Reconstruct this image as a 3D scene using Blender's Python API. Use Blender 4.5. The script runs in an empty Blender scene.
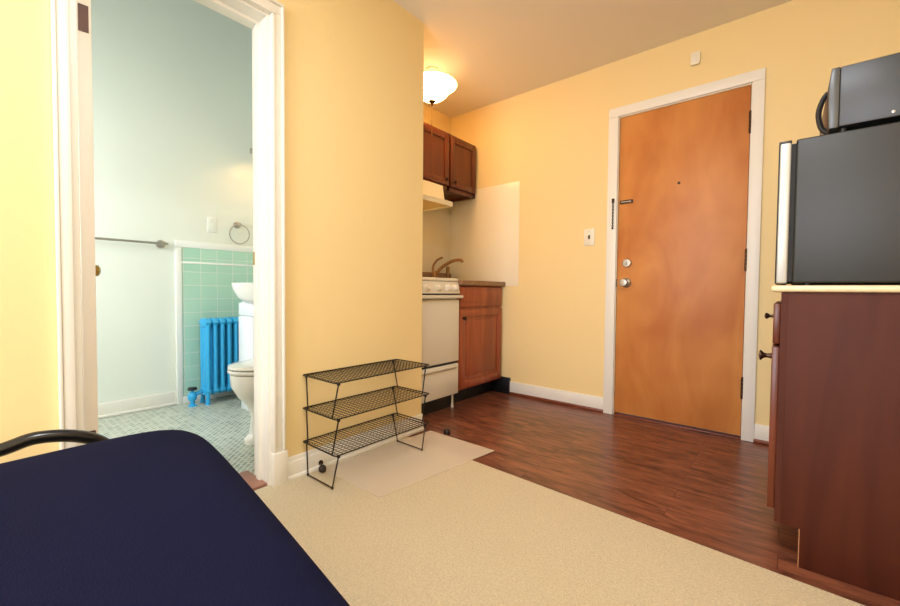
import bpy, bmesh, math, random
from mathutils import Vector, Matrix
random.seed(7)
S = bpy.context.scene
COL = S.collection
PI = math.pi

# ------------------------------------------------------------------ materials
def lin(c):
    r = []
    for v in c:
        v /= 255.0
        r.append(v/12.92 if v <= .04045 else ((v+.055)/1.055)**2.4)
    return (*r, 1.0)

def mat(name, rgb, rough=.5, metal=0.0, spec=.5, noise=None, bump=None, coat=0.0):
    """principled material; noise=(scale, amount, stretch) varies the colour, bump=(scale, strength, stretch)"""
    m = bpy.data.materials.new(name); m.use_nodes = True
    nt = m.node_tree; b = nt.nodes['Principled BSDF']
    b.inputs['Base Color'].default_value = lin(rgb)
    b.inputs['Roughness'].default_value = rough
    b.inputs['Metallic'].default_value = metal
    b.inputs['Specular IOR Level'].default_value = spec
    b.inputs['Coat Weight'].default_value = coat
    b.inputs['Coat Roughness'].default_value = .15
    def coords(stretch):
        tc = nt.nodes.new('ShaderNodeTexCoord'); mp = nt.nodes.new('ShaderNodeMapping')
        mp.inputs['Scale'].default_value = stretch
        nt.links.new(tc.outputs['Object'], mp.inputs['Vector'])
        return mp.outputs['Vector']
    if noise:
        n = nt.nodes.new('ShaderNodeTexNoise'); n.inputs['Scale'].default_value = noise[0]
        n.inputs['Detail'].default_value = 5
        nt.links.new(coords(noise[2]), n.inputs['Vector'])
        r = nt.nodes.new('ShaderNodeValToRGB')
        c = lin(rgb); a = noise[1]
        r.color_ramp.elements[0].position = .3; r.color_ramp.elements[1].position = .7
        r.color_ramp.elements[0].color = (*[v*(1-a) for v in c[:3]], 1)
        r.color_ramp.elements[1].color = (*[min(1, v*(1+a)) for v in c[:3]], 1)
        nt.links.new(n.outputs['Fac'], r.inputs['Fac'])
        nt.links.new(r.outputs['Color'], b.inputs['Base Color'])
    if bump:
        n = nt.nodes.new('ShaderNodeTexNoise'); n.inputs['Scale'].default_value = bump[0]
        n.inputs['Detail'].default_value = 4
        nt.links.new(coords(bump[2]), n.inputs['Vector'])
        bp = nt.nodes.new('ShaderNodeBump'); bp.inputs['Strength'].default_value = bump[1]
        bp.inputs['Distance'].default_value = .01
        nt.links.new(n.outputs['Fac'], bp.inputs['Height'])
        nt.links.new(bp.outputs['Normal'], b.inputs['Normal'])
    return m

def wood(name, dark, light, stretch=(6, 6, .6), scale=3.0, rough=.4, planks=None, blotch=0.0, spec=.5):
    m = bpy.data.materials.new(name); m.use_nodes = True
    nt = m.node_tree; N = nt.nodes; L = nt.links; b = N['Principled BSDF']
    b.inputs['Roughness'].default_value = rough
    b.inputs['Specular IOR Level'].default_value = spec
    tc = N.new('ShaderNodeTexCoord'); mp = N.new('ShaderNodeMapping')
    mp.inputs['Scale'].default_value = stretch
    L.new(tc.outputs['Object'], mp.inputs['Vector'])
    vec = mp.outputs['Vector']
    if planks:
        br = N.new('ShaderNodeTexBrick'); br.offset = .37; br.offset_frequency = 2
        br.inputs['Scale'].default_value = 1; br.inputs['Brick Width'].default_value = planks[0]
        br.inputs['Row Height'].default_value = planks[1]; br.inputs['Mortar Size'].default_value = .0012
        br.inputs['Color1'].default_value = (0, 0, 0, 1); br.inputs['Color2'].default_value = (1, 1, 1, 1)
        br.inputs['Mortar'].default_value = (.3, .3, .3, 1)
        L.new(tc.outputs['Object'], br.inputs['Vector'])
        ad = N.new('ShaderNodeVectorMath'); ad.operation = 'MULTIPLY_ADD'
        L.new(br.outputs['Color'], ad.inputs[0]); ad.inputs[1].default_value = (7, 5, 3)
        L.new(vec, ad.inputs[2]); vec = ad.outputs[0]
    n = N.new('ShaderNodeTexNoise'); n.inputs['Scale'].default_value = scale; n.inputs['Detail'].default_value = 7
    n.inputs['Distortion'].default_value = 1.1
    L.new(vec, n.inputs['Vector'])
    fac = n.outputs['Fac']
    if blotch:
        n2 = N.new('ShaderNodeTexNoise'); n2.inputs['Scale'].default_value = blotch; n2.inputs['Detail'].default_value = 2
        L.new(tc.outputs['Object'], n2.inputs['Vector'])
        mx = N.new('ShaderNodeMix'); mx.data_type = 'FLOAT'; mx.inputs[0].default_value = .5
        L.new(fac, mx.inputs[2]); L.new(n2.outputs['Fac'], mx.inputs[3]); fac = mx.outputs[0]
    r = N.new('ShaderNodeValToRGB')
    r.color_ramp.elements[0].position = .32; r.color_ramp.elements[1].position = .68
    r.color_ramp.elements[0].color = lin(dark); r.color_ramp.elements[1].color = lin(light)
    L.new(fac, r.inputs['Fac'])
    out = r.outputs['Color']
    if planks:
        mm = N.new('ShaderNodeMix'); mm.data_type = 'RGBA'; mm.blend_type = 'MULTIPLY'
        L.new(br.outputs['Fac'], mm.inputs[0]); L.new(out, mm.inputs[6]); mm.inputs[7].default_value = (.45, .4, .4, 1)
        out = mm.outputs[2]
    L.new(out, b.inputs['Base Color'])
    return m

def brick(name, c1, c2, mortar, w, h, gap, rot=(0, 0, 0), swap=False, rough=.25, offset=0.0, loc=(0, 0, 0)):
    m = bpy.data.materials.new(name); m.use_nodes = True
    nt = m.node_tree; N = nt.nodes; L = nt.links; b = N['Principled BSDF']
    tc = N.new('ShaderNodeTexCoord'); mp = N.new('ShaderNodeMapping')
    mp.inputs['Rotation'].default_value = rot; mp.inputs['Location'].default_value = loc
    v = tc.outputs['Object']
    if swap:      # wall in the y-z plane
        sp = N.new('ShaderNodeSeparateXYZ'); cb = N.new('ShaderNodeCombineXYZ')
        L.new(v, sp.inputs[0]); L.new(sp.outputs['Y'], cb.inputs['X']); L.new(sp.outputs['Z'], cb.inputs['Y'])
        v = cb.outputs[0]
    L.new(v, mp.inputs['Vector'])
    br = N.new('ShaderNodeTexBrick'); br.offset = offset; br.squash = 1
    br.inputs['Scale'].default_value = 1; br.inputs['Brick Width'].default_value = w
    br.inputs['Row Height'].default_value = h; br.inputs['Mortar Size'].default_value = gap
    br.inputs['Color1'].default_value = lin(c1); br.inputs['Color2'].default_value = lin(c2)
    br.inputs['Mortar'].default_value = lin(mortar)
    L.new(mp.outputs['Vector'], br.inputs['Vector'])
    L.new(br.outputs['Color'], b.inputs['Base Color'])
    b.inputs['Roughness'].default_value = rough
    bp = N.new('ShaderNodeBump'); bp.inputs['Strength'].default_value = .4; bp.inputs['Distance'].default_value = .003
    bp.invert = True
    L.new(br.outputs['Fac'], bp.inputs['Height']); L.new(bp.outputs['Normal'], b.inputs['Normal'])
    return m

def glow(name, rgb, strength):
    m = bpy.data.materials.new(name); m.use_nodes = True
    b = m.node_tree.nodes['Principled BSDF']
    b.inputs['Base Color'].default_value = lin(rgb)
    b.inputs['Emission Color'].default_value = lin(rgb)
    b.inputs['Emission Strength'].default_value = strength
    return m

def sheet(name, rgb, alpha, rough=.35):
    m = bpy.data.materials.new(name); m.use_nodes = True
    b = m.node_tree.nodes['Principled BSDF']
    b.inputs['Base Color'].default_value = lin(rgb); b.inputs['Alpha'].default_value = alpha
    b.inputs['Roughness'].default_value = rough
    return m

ONE = (1, 1, 1)
M = dict(
    yellow=mat('yellow_paint', (240, 213, 152), .6, bump=(60, .06, ONE)),
    ceil=mat('ceiling_paint', (240, 230, 214), .8),
    bathwall=mat('bathroom_paint', (226, 230, 218), .55),
    white=mat('white_trim_paint', (238, 233, 220), .4),
    carpet=mat('beige_carpet', (211, 196, 166), .95, spec=.1, noise=(140, .10, ONE), bump=(220, .6, ONE)),
    laminate=wood('laminate', (78, 42, 31), (146, 88, 64), (1.6, 8, 1), 3.0, .3, (.95, .097)),
    tile=brick('green_tile', (170, 212, 190), (178, 216, 194), (222, 228, 214), .118, .104, .0022, swap=True, loc=(-.01, .032, 0)),
    tilewhite=mat('white_tile', (235, 236, 228), .2),
    mosaic=brick('mosaic', (186, 190, 172), (136, 148, 132), (214, 216, 202), .05, .025, .0035, rot=(0, 0, PI/4), rough=.35, offset=.5),
    door=wood('birch_door', (182, 103, 42), (218, 147, 76), (2.4, 2.4, .9), 1.9, .48, blotch=2.2),
    cherry=wood('cherry_cabinet', (142, 66, 36), (176, 92, 54), (7, 7, .6), 2.0, .35),
    upper=wood('dark_cherry_cabinet', (86, 36, 18), (112, 52, 28), (7, 7, .6), 2.0, .35),
    cab=wood('brown_cabinet_side', (68, 28, 16), (82, 37, 22), (5, 5, .5), 2.0, .6, spec=.25),
    rawwood=mat('raw_board_edge', (190, 130, 90), .7),
    saddle=mat('door_saddle', (158, 112, 92), .45, noise=(8, .1, (1, 4, 1))),
    shoe=wood('brown_shoe_moulding', (110, 55, 35), (140, 75, 48), (1, 8, 8), 3, .4),
    enamel=mat('white_enamel', (236, 230, 214), .25),
    black=mat('black_plastic', (16, 15, 15), .4),
    gasket=mat('black_gasket', (12, 10, 10), .7),
    fridge=mat('black_appliance_steel', (34, 34, 30), .46, spec=.5),
    silver=mat('silver_fridge_door', (190, 188, 180), .35, metal=.3),
    mw=mat('dark_grey_microwave_case', (34, 35, 34), .42, spec=.6),
    mwtrim=mat('grey_microwave_bezel', (78, 79, 77), .35, metal=.3),
    counter=mat('brown_laminate_counter', (140, 104, 72), .3, noise=(60, .35, ONE)),
    cream=mat('cream_counter', (226, 206, 166), .35, noise=(40, .05, ONE)),
    splash=mat('white_wall_panel', (242, 228, 196), .22),
    bronze=mat('brushed_bronze', (150, 116, 78), .28, metal=.9),
    darkbronze=mat('dark_bronze', (64, 46, 34), .35, metal=.8),
    nickel=mat('satin_nickel', (176, 170, 160), .3, metal=.9),
    brass=mat('aged_brass', (176, 140, 74), .3, metal=.9),
    hinge=mat('dark_bronze_hinge', (78, 56, 38), .4, metal=.7),
    hingebrown=mat('brown_hinge_plate', (88, 58, 44), .5, metal=.4),
    wire=mat('black_wire', (26, 22, 18), .4, metal=.3),
    rubber=mat('dark_rubber', (40, 28, 22), .6),
    tube=mat('black_tube', (20, 19, 20), .28, metal=.2, coat=.3),
    navy=mat('navy_cotton', (18, 20, 45), .9, spec=.06, noise=(3, .12, ONE), bump=(350, .25, ONE)),
    china=mat('white_porcelain', (240, 238, 230), .12),
    gloss=mat('white_gloss_panel', (240, 243, 246), .25),
    blue=mat('blue_radiator_enamel', (48, 170, 226), .35),
    ivory=mat('ivory_plate', (238, 230, 206), .4),
    dark=mat('dark_slot', (30, 26, 24), .6),
    hood=mat('white_hood_enamel', (240, 232, 206), .3),
    hoodunder=mat('cream_hood_underside', (246, 214, 140), .45),
    bathdoor=mat('tan_door_edge', (252, 242, 226), .5),
    bowl=glow('lit_alabaster_glass', (255, 198, 120), 17.0),
    lampwhite=mat('white_shield_and_canopy', (250, 240, 220), .5),
    bulb=glow('lit_bulb', (255, 196, 124), 60.0),
    hoodbulb=glow('lit_hood_lens', (255, 220, 150), 32.0),
    plastic=sheet('frosted_plastic', (246, 230, 208), .5),
)

# ------------------------------------------------------------------ mesh builder
ORG = {}
class MB:
    def __init__(self): self.bm = bmesh.new()
    def _take(self, b):
        me = bpy.data.meshes.new('t'); b.to_mesh(me); b.free(); self.bm.from_mesh(me); bpy.data.meshes.remove(me)
    def box(self, x0, x1, y0, y1, z0, z1, bev=0.0, seg=2, M4=None):
        b = bmesh.new(); bmesh.ops.create_cube(b, size=1)
        for v in b.verts:
            v.co = Vector(((x0+x1)/2+v.co.x*(x1-x0), (y0+y1)/2+v.co.y*(y1-y0), (z0+z1)/2+v.co.z*(z1-z0)))
        if bev: bmesh.ops.bevel(b, geom=b.edges[:], offset=bev, segments=seg, profile=.5, affect='EDGES')
        if M4: bmesh.ops.transform(b, matrix=M4, verts=b.verts[:])
        self._take(b); return self
    def prism(self, pts, d, bev=0.0):
        """closed polygon pts (3-D) pushed along vector d"""
        b = bmesh.new(); d = Vector(d)
        A = [b.verts.new(Vector(p)) for p in pts]; B = [b.verts.new(Vector(p)+d) for p in pts]
        n = len(pts); b.faces.new(A); b.faces.new(B[::-1])
        for i in range(n): b.faces.new((A[i], B[i], B[(i+1) % n], A[(i+1) % n]))
        bmesh.ops.recalc_face_normals(b, faces=b.faces[:])
        if bev: bmesh.ops.bevel(b, geom=b.edges[:], offset=bev, segments=2, profile=.5, affect='EDGES')
        self._take(b); return self
    def tube(self, path, r, n=8, closed=False):
        b = bmesh.new(); P = [Vector(p) for p in path]; k = len(P)
        R = r if isinstance(r, (list, tuple)) else [r]*k
        rings = []; up = None
        for i, p in enumerate(P):
            a = P[(i-1) % k] if (i or closed) else p
            c = P[(i+1) % k] if (i < k-1 or closed) else p
            t = (c-a).normalized()
            if up is None:
                up = Vector((0, 0, 1)) if abs(t.z) < .9 else Vector((1, 0, 0))
            s = t.cross(up)
            if s.length < 1e-5: s = t.orthogonal()
            s.normalize(); up = s.cross(t).normalized()
            rings.append([b.verts.new(p+(s*math.cos(2*PI*j/n)+up*math.sin(2*PI*j/n))*R[i]) for j in range(n)])
        for i in range(k if closed else k-1):
            A, B = rings[i], rings[(i+1) % k]
            for j in range(n): b.faces.new((A[j], A[(j+1) % n], B[(j+1) % n], B[j]))
        if not closed:
            b.faces.new(rings[0][::-1]); b.faces.new(rings[-1])
        bmesh.ops.recalc_face_normals(b, faces=b.faces[:])
        self._take(b); return self
    def lathe(self, prof, o, axis=(0, 0, 1), n=24, sx=1.0, cap=True):
        """prof: (radius, height) pairs turned about axis through o"""
        b = bmesh.new(); q = Vector((0, 0, 1)).rotation_difference(Vector(axis)); o = Vector(o)
        rings = []
        for r, h in prof:
            if r < 1e-6: rings.append([b.verts.new(o+q @ Vector((0, 0, h)))])
            else: rings.append([b.verts.new(o+q @ Vector((r*sx*math.cos(2*PI*j/n), r*math.sin(2*PI*j/n), h))) for j in range(n)])
        for A, B in zip(rings, rings[1:]):
            for j in range(n):
                f = [A[j % len(A)], A[(j+1) % n % len(A)], B[(j+1) % n % len(B)], B[j % len(B)]]
                u = []
                for v in f:
                    if v not in u: u.append(v)
                if len(u) > 2: b.faces.new(u)
        if cap and len(rings[0]) > 1: b.faces.new(rings[0][::-1])
        if cap and len(rings[-1]) > 1: b.faces.new(rings[-1])
        bmesh.ops.recalc_face_normals(b, faces=b.faces[:])
        self._take(b); return self
    def loft(self, rings):
        """list of rings with equal vertex counts, both ends capped"""
        b = bmesh.new(); V = [[b.verts.new(Vector(p)) for p in r] for r in rings]; n = len(V[0])
        for A, B in zip(V, V[1:]):
            for j in range(n): b.faces.new((A[j], A[(j+1) % n], B[(j+1) % n], B[j]))
        b.faces.new(V[0][::-1]); b.faces.new(V[-1])
        bmesh.ops.recalc_face_normals(b, faces=b.faces[:])
        self._take(b); return self
    def ball(self, c, r, n=16):
        pr = [(r*math.sin(PI*i/10), -r*math.cos(PI*i/10)) for i in range(11)]
        pr[0] = (0, -r); pr[-1] = (0, r)
        return self.lathe(pr, c, n=n)
    def build(self, name, m, parent=None, smooth=40, loc=None):
        me = bpy.data.meshes.new(name)
        o = bpy.data.objects.new(name, me); COL.objects.link(o)
        org = Vector((0, 0, 0))
        if parent is not None:
            o.parent = parent; org = ORG[parent.name]
        elif loc is not None:
            org = Vector(loc); o.location = org
        ORG[o.name] = org
        for v in self.bm.verts: v.co -= org
        self.bm.normal_update()
        for f in self.bm.faces: f.smooth = True
        for e in self.bm.edges:
            if len(e.link_faces) == 2 and e.calc_face_angle(0) > math.radians(smooth): e.smooth = False
        self.bm.to_mesh(me); self.bm.free()
        me.materials.append(M[m])
        return o

def tag(o, label=None, cat=None, group=None, kind=None):
    if label: o['label'] = label
    if cat: o['category'] = cat
    if group: o['group'] = group
    if kind: o['kind'] = kind
    return o
def empty(name, loc, label=None, cat=None, group=None, kind=None):
    o = bpy.data.objects.new(name, None); COL.objects.link(o); o.location = loc
    o.empty_display_size = .1
    ORG[o.name] = Vector(loc)
    return tag(o, label, cat, group, kind)
def struct(name, mb, m, label, cat, parent=None):
    return tag(mb.build(name, m, parent), label, cat, kind='structure')
def rrect(cx, cy, w, h, r, z, n=5):
    pts = []
    for k, (sx, sy) in enumerate(((1, 1), (-1, 1), (-1, -1), (1, -1))):
        for i in range(n+1):
            a = PI/2*(k+i/n)
            pts.append((cx+sx*(w/2-r)+r*math.cos(a), cy+sy*(h/2-r)+r*math.sin(a), z))
    return pts
def smoothpath(P, n=6):
    P = [Vector(p) for p in P]; out = []
    for i in range(len(P)-1):
        a = P[max(i-1, 0)]; b = P[i]; c = P[i+1]; d = P[min(i+2, len(P)-1)]
        for k in range(n):
            t = k/n
            out.append(.5*((2*b)+(c-a)*t+(2*a-5*b+4*c-d)*t*t+(3*b-a-3*c+d)*t**3))
    out.append(P[-1]); return out

# ------------------------------------------------------------------ room dimensions
XL = -1.753      # left wall (bathroom door, wire rack)
YD = 2.99        # wall with the entry door
XK = -2.49       # back wall of the kitchen recess
YC = 1.8365      # end of the left wall
XR = .66         # right wall
YB = -2.6        # wall behind the camera
H = 2.517        # ceiling
XB = -3.55       # far wall of the bathroom
YBR = 1.72       # right wall of the bathroom
YBL = -.75       # left wall of the bathroom
HB = 3.5        # bathroom ceiling
XI = -1.89       # bathroom face of the partition
O0, O1, OZ = .241, .857, 2.055   # bathroom doorway
D0, D1, DZ = -.9374, -.1899, 2.11  # entry door

# floors
struct('floor', MB().box(XK-.1, XR+.1, 1.55, YD+.1, -.1, 0), 'laminate', 'reddish brown wood laminate floor of the kitchen end', 'floor')
struct('floor_carpet', MB().prism([(XL, 1.69, -.1), (XR, 1.585, -.1), (XR, YB, -.1), (XL, YB, -.1)], (0, 0, .106)), 'carpet',
       'beige wall to wall carpet in the foreground', 'carpet')
struct('floor_bathroom', MB().box(XB-.1, XI-.02, YBL-.1, YBR, -.1, 0), 'mosaic', 'pale grey green mosaic tile floor in the bathroom', 'floor')
struct('ceiling', MB().box(XK-.1, XR+.1, YB-.1, YD+.1, H, H+.1), 'ceil', 'plain off white ceiling of the room', 'ceiling')
struct('ceiling_bathroom', MB().box(XB-.1, XL-.05, YBL-.1, YBR+.1, HB, HB+.1), 'bathwall', 'ceiling of the bathroom', 'ceiling')

# walls
pts = [(XL, YB), (XL, O0), (XI, O0), (XI, YB)]
w = MB()
w.box(XI+.01, XL, YB, O0, -.1, H)
w.box(XI+.01, XL, O1, YC-.05, -.1, H)
w.box(XI+.01, XL, O0, O1, OZ, H)
w.box(XK-.1, XL, YC-.05, YC, -.1, H)
struct('wall_left', w, 'yellow', 'yellow wall with the bathroom doorway at the left', 'wall')
struct('wall_kitchen', MB().box(XK-.1, XK, YC-.05, YD, -.1, H), 'yellow', 'yellow back wall of the kitchen recess', 'wall')
w = MB()
w.box(XK-.1, D0, YD, YD+.1, -.1, H); w.box(D1, XR+.1, YD, YD+.1, -.1, H); w.box(D0, D1, YD, YD+.1, DZ, H)
struct('wall_far', w, 'yellow', 'yellow wall around the wooden entry door', 'wall')
struct('wall_right', MB().box(XR, XR+.1, YB, YD, -.1, H), 'yellow', 'yellow wall behind the refrigerator', 'wall')
struct('wall_rear', MB().box(XL-.1, XR+.1, YB-.1, YB, -.1, H), 'yellow', 'yellow wall behind the viewer', 'wall')
w = MB()
w.box(XB-.1, XB, YBL-.1, YBR+.06, -.1, HB)
struct('wall_bathroom_far', w, 'bathwall', 'pale blue grey bathroom wall facing the doorway', 'wall')
struct('wall_bathroom_right', MB().box(XB, XI+.01, YBR, YBR+.06, -.1, HB), 'bathwall', 'bathroom wall behind toilet and basin', 'wall')
struct('wall_bathroom_left', MB().box(XB, XI+.01, YBL-.1, YBL, -.1, HB), 'bathwall', 'bathroom wall out of view at the left', 'wall')
w = MB()
w.box(XI, XI+.01, YBL, O0, 0, HB); w.box(XI, XI+.01, O1, YBR, 0, HB); w.box(XI, XI+.01, O0, O1, OZ, HB)
struct('wall_bathroom_near', w, 'bathwall', 'bathroom side of the doorway wall', 'wall')

# tiled wainscot in the bathroom
XT = XB+.03
struct('wall_tile', MB().box(XB, XT, 1.06, YBR, 0.0, 1.19), 'tile', 'mint green square tiled wainscot behind the blue radiator', 'tile wall')
w = MB()
w.box(XB, XT+.006, 1.02, YBR, 1.19, 1.243, .004)
w.box(XB, XT+.006, 1.02, 1.06, 0, 1.19, .004)
w.box(XB, XT+.004, 1.06, YBR, 1.07, 1.086, .002)
w.box(XB, XT+.008, 1.06, YBR, 0, .055, .003)
struct('trim_1', w, 'tilewhite', 'white cap and edge tiles around the green wainscot', 'tile trim')
w = MB().box(XB, XB+.018, YBL, 1.02, 0, .10, .004).box(XB, XB+.03, YBL, 1.02, 0, .02, .006)
struct('baseboard_bathroom', w, 'white', 'white baseboard along the bathroom wall', 'baseboard')

# doorway trim of the bathroom
w = MB()
CX = XL+.022
w.box(XL, CX-.004, .196, .226, 0.0, 2.077, .004)             # left casing
w.box(XL, CX, .186, .196, 0.0, 2.112, .003)
w.box(XL, CX, .880, .910, .152, 2.077, .004)                 # right casing
w.box(XL, CX+.008, .910, .923, .152, 2.112, .004)
w.box(XL, CX+.008, .866, .880, .152, 2.064, .004)
w.box(XL, CX, .196, .910, 2.077, 2.112, .004)
w.box(XL, CX+.008, .186, .923, 2.112, 2.126, .004)
w.box(XL, CX+.008, .226, .880, 2.064, 2.077, .004)
w.box(XL, CX+.014, .862, .930, 0, .152, .005)                # plinth block
struct('trim_2', w, 'white', 'white moulded casing around the bathroom doorway', 'door casing')
w = MB()
w.box(XI, XL+.004, O1-.001, O1+.03, 0, OZ-.001)               # right jamb
w.box(XI, XL+.004, O0-.03, O0+.001, 0, OZ-.001)
w.box(XI, XL+.004, O0-.03, O1+.03, OZ-.001, OZ+.03)
w.box(-1.845, -1.815, O1-.014, O1, 0, OZ-.014)              # stop
w.box(-1.845, -1.815, O0, O0+.012, 0, OZ-.014)
w.box(-1.845, -1.815, O0, O1, OZ-.014, OZ)
j = struct('trim_3', w, 'white', 'white jamb and stop inside the bathroom doorway', 'door jamb')
MB().box(-1.887, -1.862, O1-.004, O1, .99, 1.05, .001).build('strike_plate', 'brass', j)
struct('trim_4', MB().box(-1.965, XL-.01, O0, O1, -.02, .014, .005), 'saddle', 'brown saddle on the bathroom threshold', 'threshold')

# bathroom door standing open, edge towards the camera
TH = math.atan(.085)
org = Vector((-1.875, .262, 0))
bd = empty('door_2', org, 'bathroom door standing open, narrow tan edge towards the room', 'door', kind='structure')
Mx = Matrix.Translation(org) @ Matrix.Rotation(PI-TH, 4, 'Z')
# local: x along the leaf, y = away from the visible face (after the half turn -y is +Y side)
def dbox(mb, x0, x1, y0, y1, z0, z1, bev=.002): return mb.box(x0, x1, y0, y1, z0, z1, bev, 2, Mx)
lf = dbox(MB(), 0, .60, -.038, 0, .012, 2.04).build('door_leaf', 'bathdoor', bd)
for z in (1.80, .33):
    MB().box(-.003, .001, -.031, -.004, z-.045, z+.045, .0005, 1, Mx).build('hinge', 'hingebrown', bd)
k = MB().lathe([(.026, 0), (.026, .004), (.010, .008), (.010, .022), (.020, .03), (.026, .04), (.024, .05), (.012, .057), (0, .058)],
               Mx @ Vector((.54, -.038, .957)), Mx.to_3x3() @ Vector((0, -1, 0))).build('knob', 'brass', bd)
k = MB().lathe([(.026, 0), (.026, .004), (.010, .008), (.010, .022), (.020, .03), (.026, .04), (.024, .05), (.012, .057), (0, .058)],
               Mx @ Vector((.54, 0, .957)), Mx.to_3x3() @ Vector((0, 1, 0))).build('knob', 'brass', bd)

# baseboards
def base_x(name, x, y0, y1, label):
    w = MB().box(x, x+.014, y0, y1, 0, .105, .003).box(x, x+.020, y0, y1, 0, .085, .004).box(x, x+.03, y0, y1, 0, .022, .008)
    struct(name, w, 'white', label, 'baseboard')
base_x('baseboard_left', XL, .930, YC, 'white baseboard behind the wire rack')
base_x('baseboard_left_rear', XL, YB, .174, 'white baseboard left of the bathroom doorway')
w = MB().box(-1.83, -1.004, YD-.014, YD, .02, .11, .003).box(-.13, XR, YD-.014, YD, .02, .11, .003)
struct('baseboard_far', w, 'white', 'white baseboard beside the entry door', 'baseboard')
w = MB().box(-1.80, -1.004, YD-.024, YD, 0, .022, .006).box(-.13, XR, YD-.024, YD, 0, .022, .006)
struct('trim_5', w, 'shoe', 'brown shoe moulding under the white baseboard by the entry door', 'moulding')

# entry door
w = MB()
w.box(-1.0086, D0-.004, YD-.022, YD+.001, 0, DZ+.006, .004)
w.box(D1+.004, -.1256, YD-.022, YD+.001, 0, DZ+.006, .004)
w.box(-1.0086, -.1256, YD-.022, YD+.001, DZ+.006, 2.18, .004)
w.box(D0-.004, D0-.001, YD-.006, YD+.1, 0, DZ); w.box(D1+.001, D1+.004, YD-.006, YD+.1, 0, DZ); w.box(D0, D1, YD-.006, YD+.1, DZ+.001, DZ+.006)
t6 = struct('trim_6', w, 'white', 'white casing around the wooden entry door', 'door casing')
# chain hanging from its keeper on the casing
kp = MB().box(-.974, -.956, YD-.030, YD-.021, 1.515, 1.545, .003).build('chain_keeper', 'darkbronze', t6)
ch = MB()
for i in range(15):
    z = 1.512-i*.0115
    a = (i % 2)*PI/2
    pth = [(-.965+.0045*math.cos(t)*math.cos(a), YD-.028+.0045*math.cos(t)*math.sin(a)*.8, z+.0075*math.sin(t)) for t in [2*PI*q/8 for q in range(8)]]
    ch.tube(pth, .0024, 5, True)
ch.ball((-.965, YD-.028, 1.335), .007, 10)
tag(ch.build('door_chain', 'darkbronze', kp), 'dark hanging security chain')
ed = empty('door_1', ((D0+D1)/2, YD, 0), 'plain orange brown wooden entry door', 'door', kind='structure')
MB().box(D0+.003, D1-.003, YD+.001, YD+.042, .018, DZ-.002, .002).build('door_leaf', 'door', ed)
MB().box(D0, D1, YD-.004, YD+.1, -.02, .006, .002).build('threshold', 'shoe', ed)
def rose(z, x, prof, name, m):
    return MB().lathe(prof, (x, YD+.001, z), (0, -1, 0)).build(name, m, ed)
kn = rose(.948, -.873, [(.034, 0), (.034, .005), (.028, .010), (.013, .014), (.012, .03), (.022, .038), (.029, .05), (.029, .058), (.022, .066), (0, .068)], 'door_knob', 'nickel')
db = rose(1.086, -.869, [(.031, 0), (.031, .008), (.026, .016), (0, .017)], 'deadbolt', 'nickel')
MB().box(-.873, -.865, YD-.032, YD-.015, 1.074, 1.098, .003).build('thumb_turn', 'nickel', db)
rose(1.594, -.557, [(.009, 0), (.009, .004), (.005, .005), (0, .004)], 'peephole', 'darkbronze')
tr = MB().box(-.925, -.838, YD-.010, YD+.001, 1.503, 1.527, .003).build('chain_track', 'darkbronze', ed)
MB().box(-.917, -.85, YD-.0115, YD-.0095, 1.512, 1.518).build('slot', 'nickel', tr)
MB().box(D0-.001, D0+.002, YD-.006, YD-.001, .92, .975).build('latch_plate', 'darkbronze', ed)
for z in (1.89, 1.079, .311):
    h = MB()
    for q in range(5): h.tube([(D1-.001, YD-.008, z-.058+q*.0235), (D1-.001, YD-.008, z-.058+q*.0235+.0215)], .0075, 10)
    h.ball((D1-.001, YD-.008, z+.062), .006, 8).ball((D1-.001, YD-.008, z-.062), .006, 8)
    h.box(D1-.005, D1-.001, YD-.002, YD+.002, z-.056, z+.056)
    h.build('hinge', 'hinge', ed)

# ------------------------------------------------------------------ wall fittings
sw = empty('light_switch', (-1.140, YD, 1.29), 'ivory toggle light switch left of the entry door', 'light switch')
MB().box(-1.180, -1.100, YD-.007, YD, 1.225, 1.350, .003).build('plate', 'ivory', sw)
MB().box(-1.146, -1.134, YD-.009, YD-.006, 1.272, 1.303, .001).build('slot', 'dark', sw)
MB().prism([(-1.1445, YD-.006, 1.287), (-1.1355, YD-.006, 1.287), (-1.1355, YD-.022, 1.281), (-1.1445, YD-.022, 1.281)], (0, 0, .009), .001).build('toggle', 'dark', sw)
for z in (1.247, 1.328): MB().lathe([(.003, 0), (.003, .001), (0, .0015)], (-1.14, YD-.007, z), (0, -1, 0), 8).build('screw', 'nickel', sw)
se = empty('door_chime', (-.480, YD, 2.356), 'small white box high on the wall above the entry door', 'chime')
MB().prism([(p[0], YD, p[1]) for p in [(q[0], q[1]) for q in rrect(-.480, 2.356, .052, .078, .012, 0)]], (0, -.024, 0), .003).build('case', 'ivory', se)
MB().lathe([(.010, 0), (.010, .002), (0, .003)], (-.480, YD-.024, 2.345), (0, -1, 0), 12).build('button', 'white', se)

bo = empty('wall_outlet', (XB, 1.281, 1.39), 'white outlet plate above the green tiles', 'outlet')
MB().box(XB, XB+.006, 1.246, 1.316, 1.332, 1.452, .002).build('plate', 'tilewhite', bo)
for z in (1.365, 1.419): MB().lathe([(.017, 0), (.017, .003), (0, .003)], (XB+.005, 1.281, z), (1, 0, 0), 14).build('socket', 'bathwall', bo)

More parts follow.
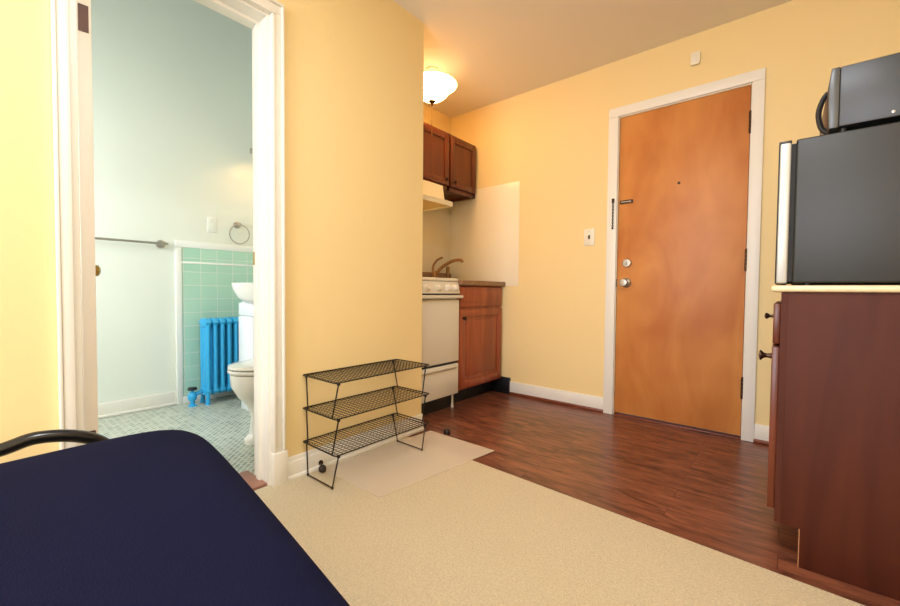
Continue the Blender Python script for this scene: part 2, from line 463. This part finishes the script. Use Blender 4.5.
tb = empty('towel_bar', (XB, .90, 1.203), 'long thin brushed metal towel bar on the bathroom wall', 'towel bar')
MB().tube([(XB+.065, .24, 1.203), (XB+.065, .965, 1.203)], .008, 12).build('bar', 'nickel', tb)
for y in (.935, .27):
    MB().lathe([(.030, 0), (.030, .008), (.014, .014), (.011, .05), (.015, .055), (.015, .078), (0, .08)], (XB, y, 1.203), (1, 0, 0), 16).build('post', 'nickel', tb)
rg = empty('towel_ring', (XB, 1.47, 1.40), 'round metal towel ring above the green tiles', 'towel ring')
MB().lathe([(.028, 0), (.028, .006), (.012, .014), (.010, .03), (.016, .035), (.016, .055), (0, .058)], (XB, 1.475, 1.412), (1, 0, 0), 16).build('post', 'nickel', rg)
MB().tube([(XB+.045+.01*math.sin(a), 1.478+.078*math.cos(a), 1.334+.078*math.sin(a)) for a in [2*PI*i/32 for i in range(32)]], .0045, 8, True).build('ring', 'nickel', rg)

vl = empty('vanity_light', (-3.05, YBR, 1.99), 'shaded bathroom wall light, only its metal end knob in view', 'wall light')
w = MB()
w.box(-3.40, -2.70, 1.545, 1.552, 1.955, 2.09).box(-3.40, -2.70, 1.552, 1.70, 2.083, 2.09).box(-3.40, -3.393, 1.552, 1.70, 1.955, 2.083).box(-2.707, -2.70, 1.552, 1.70, 1.955, 2.083)
w.build('shade', 'gloss', vl)
MB().box(-3.38, -2.72, 1.70, YBR, 1.97, 2.07, .004).build('back_plate', 'nickel', vl)
MB().lathe([(.012, 0), (.012, .008), (.020, .014), (.022, .024), (.016, .032), (0, .034)], (-3.385, 1.547, 2.005), (0, -1, 0), 16).build('end_knob', 'nickel', vl)
for x in (-3.25, -3.05, -2.85): MB().ball((x, 1.63, 2.0), .022, 12).build('bulb', 'bulb', vl)

# ------------------------------------------------------------------ radiator
ra = empty('radiator', (-3.40, 1.4, 0), 'bright blue cast iron column radiator against green tiles', 'radiator')
ny = 9
for i in range(ny):
    y = 1.178+i*.0505
    s = MB()
    for x in (-3.455, -3.405, -3.355):
        s.loft([[(x+.021*math.cos(a), y+.0175*math.sin(a), z) for a in [2*PI*q/10 for q in range(10)]] for z in (.10, .12, .60, .62)])
    for z0, z1, zc in ((.60, .665, .62), (.075, .13, .10)):
        s.loft([[(-3.405+(.075*k)*math.cos(a), yy, zc+(.036*k)*math.sin(a)) for a in [2*PI*q/16 for q in range(16)]]
                for yy, k in ((y-.026, .62), (y-.018, .95), (y, 1), (y+.018, .95), (y+.026, .62))])
    if i in (0, ny-1):
        for x in (-3.455, -3.350): s.tube([(x, y, .12), (x, y-.004, .05), (x, y-.006, 0)], [.020, .014, .019], 10)
    s.build('section', 'blue', ra)
va = MB().tube([(-3.40, 1.085, 0), (-3.40, 1.085, .10)], .016, 12).lathe([(.024, 0), (.030, .012), (.030, .04), (.022, .052), (.012, .06), (.010, .075), (0, .075)], (-3.40, 1.085, .045))
va.tube([(-3.40, 1.085, .078), (-3.40, 1.150, .10)], .015, 12).lathe([(.03, 0), (.03, .006), (.018, .012), (0, .012)], (-3.40, 1.085, 0))
va = va.build('valve', 'blue', ra)
MB().lathe([(.010, 0), (.030, .004), (.033, .012), (.026, .022), (0, .024)], (-3.40, 1.085, .118), n=12).build('valve_wheel', 'black', va)

# ------------------------------------------------------------------ toilet
to = empty('toilet', (-2.34, 1.3, 0), 'white toilet just inside the bathroom doorway', 'toilet')
def oval(cx, cy, rx, ryf, ryb, z, n=28):
    out = []
    for i in range(n):
        a = 2*PI*i/n; s = math.sin(a); c = math.cos(a)
        out.append((cx+rx*c, cy+(ryb if s > 0 else ryf)*s, z))
    return out
TX = -2.34
w = MB().loft([oval(TX, 1.25, .105, .245, .25, 0), oval(TX, 1.25, .105, .245, .25, .025), oval(TX, 1.25, .095, .215, .24, .05),
               oval(TX, 1.25, .090, .205, .23, .15), oval(TX, 1.24, .105, .215, .24, .21), oval(TX, 1.22, .145, .245, .26, .27),
               oval(TX, 1.21, .172, .268, .27, .33), oval(TX, 1.21, .182, .272, .27, .385), oval(TX, 1.21, .182, .272, .27, .40),
               oval(TX, 1.21, .17, .26, .26, .405)])
w.build('bowl', 'china', to)
MB().loft([oval(TX, 1.205, .183, .275, .235, .408), oval(TX, 1.205, .188, .280, .24, .416), oval(TX, 1.205, .186, .278, .24, .428)]).build('seat', 'china', to)
MB().loft([oval(TX, 1.205, .180, .272, .235, .432), oval(TX, 1.205, .187, .279, .24, .438), oval(TX, 1.205, .184, .276, .238, .450), oval(TX, 1.205, .15, .235, .20, .458)]).build('lid', 'china', to)
w = MB().box(TX-.21, TX+.21, 1.50, 1.70, .40, .74, .02, 3)
ta = w.build('tank', 'china', to)
MB().box(TX-.22, TX+.22, 1.49, 1.71, .742, .775, .01, 3).build('tank_lid', 'china', ta)
MB().tube([(TX+.15, 1.497, .68), (TX+.15, 1.48, .68), (TX+.08, 1.475, .675)], .007, 8).build('flush_lever', 'nickel', ta)
for sx in (-1, 1): MB().lathe([(.014, 0), (.013, .01), (.008, .017), (0, .018)], (TX+sx*.098, 1.25, .02), n=12).build('bolt_cap', 'china', to)

# ------------------------------------------------------------------ vanity with basin
vn = empty('vanity', (-2.86, 1.5, 0), 'narrow white basin cabinet between the toilet and the radiator', 'vanity')
MB().box(-3.09, -2.63, 1.305, 1.71, .0, .785, .003).build('cabinet', 'gloss', vn)
MB().box(-3.085, -2.635, 1.288, 1.304, .69, .78, .003).build('drawer', 'gloss', vn)
for x0, x1, kx in ((-3.085, -2.862, -2.885), (-2.858, -2.635, -2.835)):
    d = MB().box(x0, x1, 1.288, 1.304, .09, .684, .003).build('cabinet_door', 'gloss', vn)
rings = []
for k, z in ((.66, .775), (.80, .785), (.91, .82), (.975, .875), (1.0, .918), (.985, .922)):
    rings.append(oval(-2.86, 1.60, (.255*(.75+.25*k)), .44*k, .115, z, 32))
rings.append(oval(-2.86, 1.59, .222, .39, .06, .920, 32)); rings.append(oval(-2.86, 1.55, .12, .25, .03, .84, 32))
bs = MB().loft(rings).build('basin', 'china', vn)
MB().tube(smoothpath([(-2.86, 1.68, .92), (-2.86, 1.68, .99), (-2.86, 1.64, 1.03), (-2.86, 1.56, 1.01)]), .012, 10).build('tap', 'nickel', vn)

# ------------------------------------------------------------------ kitchen: stove
st = empty('stove', (-2.17, 2.11, 0), 'narrow white gas stove with four knobs in the kitchen recess', 'stove')
SY0, SY1, SX = 1.845, 2.372, -1.90
MB().box(-2.47, SX-.005, SY0, SY1, .11, .947, .004).build('body', 'enamel', st)
MB().box(-2.44, -1.945, SY0+.02, SY1-.02, 0.0, .12).build('base', 'black', st)
MB().box(SX-.005, SX+.022, SY0+.004, SY1-.002,   .358, .815, .006).build('oven_door', 'enamel', st)
MB().box(SX-.004, SX+.004, SY0+.004, SY1-.002, .338, .359).build('gap_strip', 'black', st)
dw = MB().box(SX-.005, SX+.020, SY0+.004, SY1-.002, .112, .340, .006).build('drawer', 'enamel', st)
MB().prism([(SX+.018, SY0+.03, .300), (SX+.040, SY0+.03, .317), (SX+.040, SY0+.03, .327), (SX+.018, SY0+.03, .333)], (0, SY1-SY0-.07, 0), .003).build('drawer_pull', 'enamel', dw)
MB().prism([(SX+.018, SY0+.0, .822), (SX+.050, SY0+.0, .826), (SX+.052, SY0+.0, .846), (SX+.018, SY0+.0, .850)], (0, SY1-SY0+.012, 0), .004).build('door_handle', 'enamel', st)
MB().box(SX-.004, SX+.012, SY0+.002, SY1-.002, .848, .858).build('gap_strip', 'black', st)
cp = MB().prism([(SX-.01, SY0, .858), (SX+.028, SY0, .860), (SX+.008, SY0, .945), (SX-.01, SY0, .947)], (0, SY1-SY0, 0), .003).build('control_panel', 'enamel', st)
nrm = Vector((.085, 0, .02)).normalized()
for y in (1.905, 2.01, 2.13, 2.235, 2.315):
    kk = MB().lathe([(.027, 0), (.027, .004), (.023, .008), (.021, .026), (.018, .031), (0, .031)], (SX+.018, y, .900), nrm, 16).build('knob', 'enamel', cp)
MB().box(-2.47, SX+.012, SY0, SY1, .948, .972, .008, 3).build('cooktop', 'enamel', st)
for x in (-2.06, -2.33):
    for y in (1.975, 2.235):
        MB().lathe([(.045, 0), (.045, .006), (.03, .012), (0, .012)], (x, y, .971), n=16).build('burner', 'black', st)
MB().tube([(-1.93, SY1-.012, 0), (-1.93, SY1-.012, .012), (-1.93, SY1-.012, .10), (-1.93, SY1-.012, .12)], [.012, .009, .008, .008], 10).build('foot', 'enamel', st)

# sink cabinet
sc = empty('sink_cabinet', (-2.2, 2.68, 0), 'cherry wood base cabinet right of the white stove', 'cabinet')
CY0, CY1, CXf = 2.378, 2.972, -1.90
MB().box(-2.48, CXf, CY0, CY1, .12, .921, .002).build('carcass', 'cherry', sc)
MB().box(-2.48, -1.985, CY0, CY1, 0, .12).build('toe_kick', 'black', sc)
def panel_door(x, y0, y1, z0, z1, m, parent, name, raised=True, fr=.055, sgn=1):
    """framed door whose face looks along +x (sgn=1) or -x"""
    mb = MB()
    a, b2 = (x, x+sgn*.02)
    lo, hi = min(a, b2), max(a, b2)
    mb.box(lo, hi, y0, y0+fr, z0, z1, .003); mb.box(lo, hi, y1-fr, y1, z0, z1, .003)
    mb.box(lo, hi, y0+fr, y1-fr, z0, z0+fr, .003); mb.box(lo, hi, y0+fr, y1-fr, z1-fr, z1, .003)
    c, d = (x, x+sgn*.010); mb.box(min(c, d), max(c, d), y0+fr, y1-fr, z0+fr, z1-fr)
    if raised:
        g = fr+.03
        c, d = (x+sgn*.004, x+sgn*.017); mb.box(min(c, d), max(c, d), y0+g, y1-g, z0+g, z1-g, .006)
    return mb.build(name, m, parent)
dd = panel_door(CXf, CY0+.012, CY1-.012, .135, .735, 'cherry', sc, 'cabinet_door')
MB().lathe([(.010, 0), (.008, .01), (.016, .017), (.017, .024), (0, .029)], (CXf+.019, CY0+.045, .672), (1, 0, 0), 14).build('knob', 'darkbronze', dd)
fd = MB().box(CXf, CXf+.018, CY0+.012, CY1-.012, .758, .910, .003)
fd.box(CXf+.01, CXf+.022, CY0+.045, CY1-.045, .79, .878, .006)
fd.build('drawer_front', 'cherry', sc)
MB().box(-1.99, -1.80, YD-.02, YD-.0005, 0, .14, .003).build('corner_base', 'black', sc)

ct = empty('countertop', (-2.2, 2.68, .905), 'speckled brown countertop over the cherry cabinet', 'countertop')
MB().box(-2.488, -1.860, CY0-.004, 2.986, .922, .961, .006, 3).build('slab', 'counter', ct)
MB().box(-2.488, -2.468, CY0-.004, 2.986, .961, 1.045, .004).build('back_lip', 'counter', ct)
MB().loft([rrect(-2.17, 2.66, .40, .46, .05, z) for z in (.961, .966)]).build('sink_rim', 'nickel', ct)

fa = empty('faucet', (-2.37, 2.66, .95), 'brushed bronze sink faucet behind the stove top', 'faucet')
MB().lathe([(.03, 0), (.03, .01), (.02, .02), (.017, .07), (.014, .09), (0, .09)], (-2.38, 2.65, .961)).build('base', 'bronze', fa)
MB().tube(smoothpath([(-2.38, 2.65, 1.00), (-2.33, 2.68, 1.08), (-2.24, 2.715, 1.135), (-2.175, 2.745, 1.146), (-2.15, 2.755, 1.128)]), [.014]*12+[.013]*12+[.015], 10).build('spout', 'bronze', fa)
MB().tube(smoothpath([(-2.39, 2.64, 1.02), (-2.395, 2.645, 1.09), (-2.37, 2.665, 1.145), (-2.325, 2.69, 1.172)]), .010, 10).build('handle', 'bronze', fa)
MB().lathe([(.02, 0), (.02, .008), (.012, .015), (.011, .06), (.017, .10), (.017, .135), (0, .14)], (-2.355, 2.80, .961)).build('sprayer', 'bronze', fa)

# wall panels behind the counter
bp = MB().box(XK, -1.737, YD-.004, YD, .925, 1.80, .001).build('backsplash_panel', 'splash', loc=(-2.1, YD, .92))
tag(bp, 'white wall panel above the counter beside the switch wall', 'backsplash')
bp = MB().box(XK, XK+.004, SY0, YD-.004, 1.04, 1.72, .001).build('backsplash_panel', 'splash', loc=(XK, 2.4, .98))
tag(bp, 'white wall panel behind the stove under the range hood', 'backsplash')

# upper cabinet
uc = empty('wall_cabinet', (-2.34, 2.6, 1.71), 'dark cherry two door wall cabinet above the sink', 'cabinet')
UX = -2.19; U0, U1 = 2.20, 2.975
w = MB().box(XK+.003, UX-.02, U0, U1, 1.735, 2.185, .001)
w.box(UX-.02, UX, U0, U0+.04, 1.715, 2.185, .002); w.box(UX-.02, UX, U1-.03, U1, 1.715, 2.185, .002); w.box(UX-.02, UX, 2.578, 2.618, 1.715, 2.185, .002)
w.box(UX-.02, UX, U0, U1, 1.715, 1.755, .002); w.box(UX-.02, UX, U0, U1, 2.15, 2.185, .002)
w.box(XK+.003, UX, U1-.018, U1, 1.715, 2.185, .001); w.box(XK+.003, UX, U0, U0+.018, 1.715, 2.185, .001)
w.build('carcass', 'upper', uc)
for y0, y1, ky in ((U0+.015, 2.585, 2.545), (2.611, U1-.015, 2.655)):
    d = panel_door(UX, y0, y1, 1.748, 2.165, 'upper', uc, 'cabinet_door', raised=False, fr=.05)
    MB().lathe([(.008, 0), (.006, .01), (.013, .017), (.014, .022), (0, .027)], (UX+.019, ky, 1.79), (1, 0, 0), 12).build('knob', 'darkbronze', d)

# range hood
hd = empty('range_hood', (-2.28, 2.17, 1.58), 'white range hood under the dark wall cabinet', 'range hood')
HY0, HY1 = 1.845, 2.455
w = MB()
w.box(XK+.006, -2.13, HY0, HY1, 1.705, 1.714, .001)
w.prism([(-2.135, HY0, 1.714), (-2.125, HY0, 1.714), (-2.105, HY0, 1.60), (-2.02, HY0, 1.572), (-2.02, HY0, 1.535), (-2.028, HY0, 1.535), (-2.03, HY0, 1.564), (-2.115, HY0, 1.585)], (0, HY1-HY0, 0))
for y in (HY0, HY1-.004):
    w.prism([(XK+.006, y, 1.714), (-2.125, y, 1.714), (-2.105, y, 1.60), (-2.02, y, 1.572), (-2.02, y, 1.535), (XK+.006, y, 1.535)], (0, .004, 0))
w.build('canopy', 'hood', hd)
MB().box(XK+.008, -2.032, HY0+.005, HY1-.005, 1.550, 1.554).build('underside_panel', 'hoodunder', hd)
MB().box(-2.123, -2.113, 2.19, 2.215, 1.672, 1.684, .001).build('rocker_switch', 'dark', hd)
MB().box(-2.28, -2.20, 2.05, 2.15, 1.543, 1.550, .003).build('lamp_lens', 'hoodbulb', hd)

# ------------------------------------------------------------------ ceiling lamp
LX, LY = -2.06, 2.25
cl = empty('ceiling_lamp', (LX, LY, H), 'lit glass bowl ceiling lamp with a hanging pull chain', 'ceiling lamp')
MB().lathe([(.045, 0), (.045, -.010), (.02, -.025), (.008, -.04), (.008, -.232), (0, -.232)], (LX, LY, H)).build('canopy', 'lampwhite', cl)
outer = [(.182, .004), (.184, 0), (.176, -.007), (.160, -.016), (.140, -.030), (.126, -.050), (.106, -.076), (.076, -.099), (.038, -.115), (.012, -.119)]
inner = [(.012, -.116), (.037, -.111), (.073, -.095), (.102, -.073), (.122, -.048), (.136, -.028), (.157, -.012), (.174, -.003), (.182, .004)]
gb_ = MB().lathe(outer, (LX, LY, 2.402), n=40, cap=False).build('glass_bowl', 'bowl', cl)
MB().lathe([(0, -.1165)]+inner, (LX, LY, 2.4022), n=40, cap=False).build('bowl_glow_shield', 'lampwhite', gb_)  # non-glowing inner shell, added to keep the bowl's glow off the ceiling
fi = MB().lathe([(.008, .03), (.022, .004), (.026, -.004), (.018, -.012), (.010, -.018), (.008, -.03), (.004, -.04), (0, -.042)], (LX, LY, 2.287), n=16).build('finial', 'darkbronze', cl)
pc = MB()
pc.tube([(LX, LY, 2.25), (LX, LY, 2.02)], .0022, 6)
for i in range(36): pc.ball((LX, LY, 2.25-i*.0063), .0030, 6)
pc = pc.build('pull_chain', 'bronze', fi)

# ------------------------------------------------------------------ right: cabinet, counter, fridge, microwave
KY = 1.705
bc = empty('base_cabinet', (.3, 2.0, 0), 'dark brown base cabinet under the black refrigerator', 'cabinet')
KX0, KX1, KY1 = -.012, .60, 2.31
w = MB().prism([(KX0, KY, .125), (KX0, KY, .885), (KX1, KY, .885), (KX1, KY, 0), (.052, KY, 0), (.052, KY, .125)], (0, .016, 0), .001)
w.prism([(KX0, KY1-.016, .125), (KX0, KY1-.016, .885), (KX1, KY1-.016, .885), (KX1, KY1-.016, 0), (.052, KY1-.016, 0), (.052, KY1-.016, .125)], (0, .016, 0), .001)
w.box(KX0, KX0+.018, KY+.015, KY1-.015, .125, .885, .001); w.box(KX0, KX1, KY+.015, KY1-.015, .125, .14, .001); w.box(KX1-.01, KX1, KY+.015, KY1-.015, 0, .885)
w.box(KX0, KX1, KY+.015, KY1-.015, .872, .885)
w.build('carcass', 'cab', bc)
MB().box(KX0-.001, KX0+.016, KY-.0012, KY+.0005, .126, .884).build('side_edge_strip', 'cab', bc)
MB().box(.050, .0525, KY+.0005, KY+.0155, 0, .124).build('raw_edge', 'rawwood', bc)
MB().box(.054, .064, KY+.016, KY1-.016, 0, .124).build('toe_kick', 'black', bc)
dr = MB().box(KX0-.020, KX0-.001, KY+.008, KY1-.008, .715, .848, .004).build('drawer', 'upper', bc)
for y in (2.0,):
    MB().lathe([(.006, 0), (.005, .012), (.010, .018), (.011, .024), (0, .028)], (KX0-.020, 1.85, .80), (-1, 0, 0), 12).build('knob', 'darkbronze', dr)
for y0, y1, ky in ((KY+.008, KY1-.008, 1.76),):
    d = panel_door(KX0-.001, y0, y1, .165, .705, 'upper', bc, 'cabinet_door', sgn=-1)
    MB().lathe([(.010, 0), (.007, .014), (.009, .022), (.017, .030), (.017, .034), (0, .038)], (KX0-.020, ky, .668), (-1, 0, 0), 14).build('knob', 'darkbronze', d)
rc = MB().box(-.040, .64, KY-.012, KY1+.02, .886, .907, .008, 3)
rc = rc.build('countertop', 'cream', loc=(.3, 2.0, .886))
tag(rc, 'thin cream countertop under the black refrigerator', 'countertop')

FY0, FY1 = KY+.006, KY+.47
fr = empty('mini_fridge', (.25, (FY0+FY1)/2, .907), 'small black refrigerator with a silver door on the cream counter', 'refrigerator')
MB().box(.012, .47, FY0, FY1, .915, 1.374, .006, 3).build('cabinet_body', 'fridge', fr)
MB().box(.000, .012, FY0+.006, FY1-.006, .92, 1.362).build('door_gasket', 'gasket', fr)
dr = MB().box(-.030, .000, FY0+.001, FY1-.001, .914, 1.370, .006, 3).build('door', 'silver', fr)
MB().box(-.031, .001, FY0, FY1, 1.366, 1.374, .002).build('door_cap', 'black', dr)
MB().box(-.0315, -.028, FY0+.0, FY1, .914, 1.366, .002).build('door_edge', 'black', dr)
for x in (.05, .43):
    for y in (FY0+.04, FY1-.04): MB().lathe([(.014, 0), (.014, .01), (0, .01)], (x, y, .9072), n=12).build('foot', 'black', fr)

MY0, MY1 = KY+.008, KY+.452
mw = empty('microwave', (.26, (MY0+MY1)/2, 1.374), 'dark grey microwave on top of the black refrigerator', 'microwave')
MB().box(.108, .43, MY0, MY1, 1.390, 1.570, .004, 2).build('case', 'mw', mw)
fr2 = MB().prism([(.108, MY0, 1.388), (.086, MY0, 1.388), (.083, MY0, 1.45), (.083, MY0, 1.52), (.089, MY0, 1.571), (.108, MY0, 1.571)], (0, MY1-MY0, 0), .003).build('door', 'mwtrim', mw)
MB().tube(smoothpath([(.086, MY0+.06, 1.395), (.071, MY0+.06, 1.415), (.064, MY0+.06, 1.46), (.073, MY0+.06, 1.50), (.085, MY0+.06, 1.52)]), .0075, 8).build('handle', 'black', fr2)
MB().lathe([(.004, 0), (.004, .001), (0, .002)], (.222, MY0, 1.405), (0, -1, 0), 10).build('screw', 'nickel', mw)
for x in (.12, .41):
    for y in (MY0+.03, MY1-.03): MB().lathe([(.012, 0), (.012, .018), (0, .018)], (x, y, 1.3745), n=10).build('foot', 'black', mw)

# ------------------------------------------------------------------ wire rack
rk = empty('shoe_rack', (-1.61, 1.32, 0), 'black three tier wire shoe rack against the yellow wall', 'shoe rack')
RX0, RX1, RY0, RY1 = -1.7495, -1.482, 1.018, 1.618
def wire_shelf(z):
    s = MB()
    s.tube([(p[0], p[1], z) for p in rrect((RX0+RX1)/2, (RY0+RY1)/2, RX1-RX0, RY1-RY0, .012, z, 3)], .0032, 6, True)
    nx = 12
    for i in range(1, nx):
        x = RX0+(RX1-RX0)*i/nx; s.tube([(x, RY0, z), (x, RY1, z)], .0014, 5)
    nyw = 26
    for i in range(1, nyw):
        y = RY0+(RY1-RY0)*i/nyw; s.tube([(RX0, y, z-.003), (RX1, y, z-.003)], .0014, 5)
    return s
Z = (.158, .318, .476)
for z in Z:
    sh = wire_shelf(z).build('wire_shelf', 'wire', rk)
    for x in (RX0+.006, RX1-.004):
        for y in (RY0+.018, RY1-.030): MB().ball((x, y, z-.006), .0085, 10).build('leg_socket', 'wire', sh)
for i, z in enumerate(Z):
    zb = 0.015 if i == 0 else Z[i-1]+.003
    ft = zb
    for y_t, y_b in ((RY0+.018, RY0-.002), (RY1-.030, RY1-.036)):
        MB().tube([(RX1-.004, y_t, z-.006), (RX1-.021, y_b, ft), (RX0+.052, y_b, ft), (RX0+.006, y_t, z-.006)], .0034, 8).build('leg_frame', 'wire', rk)
for x in (RX1-.021, RX0+.052):
    for y in (RY0-.002, RY1-.036): MB().ball((x, y, .0155), .0065, 8).build('foot_cap', 'wire', rk)

# plastic mat, door stops
pm = MB().prism([(-1.685, 1.848, .0065), (-1.206, 1.845, .0065), (-1.295, 1.105, .0065), (-1.715, 1.10, .0065)], (0, 0, .002)).build('plastic_mat', 'plastic', loc=(-1.46, 1.48, .0065))
tag(pm, 'clear frosted plastic mat under the wire rack', 'mat')
d1 = empty('door_stop', (-1.70, 1.08, .006), 'dark round door stop near the baseboard under the wire rack', 'door stop')
MB().ball((-1.675, 1.078, .029), .0185, 16).build('rubber_ball', 'rubber', d1)
MB().tube([(XL+.018, 1.106, .034), (XL+.024, 1.104, .034), (XL+.025, 1.103, .034), (-1.68, 1.080, .030)], [.012, .012, .005, .005], 10).build('stem', 'darkbronze', d1)
d2 = empty('door_stop', (-1.59, 1.90, 0), 'small dark round door stop on the wooden floor by the mat', 'door stop')
MB().lathe([(.018, 0), (.020, .006), (.019, .022), (.013, .029), (0, .031)], (-1.585, 1.89, 0), n=16).build('rubber_dome', 'rubber', d2)
MB().lathe([(.022, 0), (.022, .003), (0, .003)], (-1.585, 1.89, 0), n=16).build('base_ring', 'darkbronze', d2)

# ------------------------------------------------------------------ futon
fu = empty('futon', (-.5, -.15, 0), 'navy blue futon with a black tubular metal arm', 'futon')
nx, nyy = 60, 40
b = bmesh.new()
X0, X1, Y0, Y1 = -1.408, .50, -.95, .0
def edge_y(x):     # front edge, slightly askew and soft
    t = (x+1.435)/1.0
    t = min(max(t, 0), 1.25)
    return .462-.115*t-.018*t*t
def pt(u, v, top):
    # u, v in -1..1 over the rounded footprint
    a = .985; e = 11.0
    r = (abs(u)**e+abs(v)**e)**(1/e)
    m = max(abs(u), abs(v))
    if r > 1e-6: u, v = u*m/r, v*m/r
    x = (X0+X1)/2+u*(X1-X0)/2
    y0, y1 = Y0, edge_y(x)
    y = (y0+y1)/2+v*(y1-y0)/2
    d = m
    rise = (1-d**20)**.5 if d < 1 else 0
    puff = .008*math.sin(3.1*x+.6)*math.sin(4*y+1)*(1-d**4)
    x += .07*max(0, .45-y)*max(0, -u)**3
    z = .43+(.068*rise+.012*(1-d*d)+puff if top else -.07*rise)
    return Vector((x, y, z))
def warp(t): return math.copysign(1-(1-abs(t))**2.0, t)
gt = [[b.verts.new(pt(warp(-1+2*i/nx), warp(-1+2*k/nyy), True)) for k in range(nyy+1)] for i in range(nx+1)]
gb = [[gt[i][k] if i in (0, nx) or k in (0, nyy) else b.verts.new(pt(warp(-1+2*i/nx), warp(-1+2*k/nyy), False)) for k in range(nyy+1)] for i in range(nx+1)]
for i in range(nx):
    for k in range(nyy):
        b.faces.new((gt[i][k], gt[i+1][k], gt[i+1][k+1], gt[i][k+1]))
        b.faces.new((gb[i][k+1], gb[i+1][k+1], gb[i+1][k], gb[i][k]))
bmesh.ops.recalc_face_normals(b, faces=b.faces[:])
m_ = MB(); m_._take(b)
mt = m_.build('mattress', 'navy', fu, smooth=80)
seam = MB().tube([pt(*p, True)+Vector((0, 0, 0)) for p in
        [(-1, -1+2*i/40) for i in range(40)]+[(-1+2*i/60, 1) for i in range(60)]+[(1, 1-2*i/40) for i in range(40)]+[(1-2*i/60, -1) for i in range(60)]], .004, 6, True)
seam.build('piping', 'navy', mt)
def arm(x):
    P = [(x, -.86, 0), (x, -.86, .20), (x, -.83, .36), (x, -.70, .425), (x, -.40, .442), (x, -.10, .462), (x, .045, .478), (x, .115, .492), (x, .195, .474),
         (x, .252, .434), (x, .297, .36), (x, .325, .22), (x, .325, 0)]
    return MB().tube(smoothpath(P, 8), .0165, 14).build('arm', 'tube', fu)
arm(-1.475); arm(.545)
for y in (-.85, .30):
    MB().tube([(-1.475, y, .27), (.545, y, .27)], .0165, 12).build('rail', 'tube', fu)
w = MB()
for i in range(16):
    x = -1.40+i*.122; w.tube([(x, -.85, .288), (x, .30, .288)], .005, 6)
w.build('slat_grid', 'tube', fu)

# ------------------------------------------------------------------ lights
def area(name, loc, rot, sx, sy, power, col):
    l = bpy.data.lights.new(name, 'AREA'); l.shape = 'RECTANGLE'; l.size = sx; l.size_y = sy; l.energy = power; l.color = col
    o = bpy.data.objects.new(name, l); COL.objects.link(o); o.location = loc; o.rotation_euler = rot
    return o
area('window_daylight', (XR-.03, -1.75, 1.45), (PI/2, 0, PI/2), 1.5, 1.4, 10, (.88, .99, 1.20))
area('rear_window_daylight', (-.6, YB+.03, 1.45), (PI/2, 0, 0), 1.5, 1.4, 78, (.88, .99, 1.20))
area('bathroom_window_daylight', (-2.75, YBL+.03, 1.45), (PI/2, 0, 0), .8, 1.0, 32, (.92, .98, 1.05))
area('added_overhead_fill', (-.30, .35, H-.06), (0, 0, 0), .4, .4, 26, (.95, 1, 1.08))  # unseen overhead fill, added to even out brightness along the left wall
l = bpy.data.lights.new('lamp_bulb', 'POINT'); l.energy = .8; l.color = (1, .72, .40); l.shadow_soft_size = .04
o = bpy.data.objects.new('lamp_bulb', l); COL.objects.link(o); o.location = (LX, LY, 2.37)

wd = bpy.data.worlds.new('World'); S.world = wd; wd.use_nodes = True
wd.node_tree.nodes['Background'].inputs['Color'].default_value = (.8, .9, 1, 1)
wd.node_tree.nodes['Background'].inputs['Strength'].default_value = .3

# ------------------------------------------------------------------ camera
f, yaw, pitch, roll = 404.8, .6933, -.0302, .0089
f0 = Vector((-math.sin(yaw), math.cos(yaw), 0)); r0 = Vector((math.cos(yaw), math.sin(yaw), 0)); u0 = Vector((0, 0, 1))
fw = f0*math.cos(pitch)+u0*math.sin(pitch); up = -f0*math.sin(pitch)+u0*math.cos(pitch)
rt = r0*math.cos(roll)+up*math.sin(roll); up2 = -r0*math.sin(roll)+up*math.cos(roll)
cam = bpy.data.cameras.new('camera'); co = bpy.data.objects.new('camera', cam); COL.objects.link(co)
cam.sensor_width = 36; cam.lens = f/900*36; cam.clip_start = .02
Rm = Matrix((rt, up2, -fw)).transposed().to_4x4()
co.matrix_world = Matrix.Translation((0, 0, .88)) @ Rm
S.camera = co
S.view_settings.view_transform = 'Standard'; S.view_settings.look = 'None'
S.view_settings.gamma = 1; S.view_settings.use_curve_mapping = False
S.view_settings.exposure = 0.18
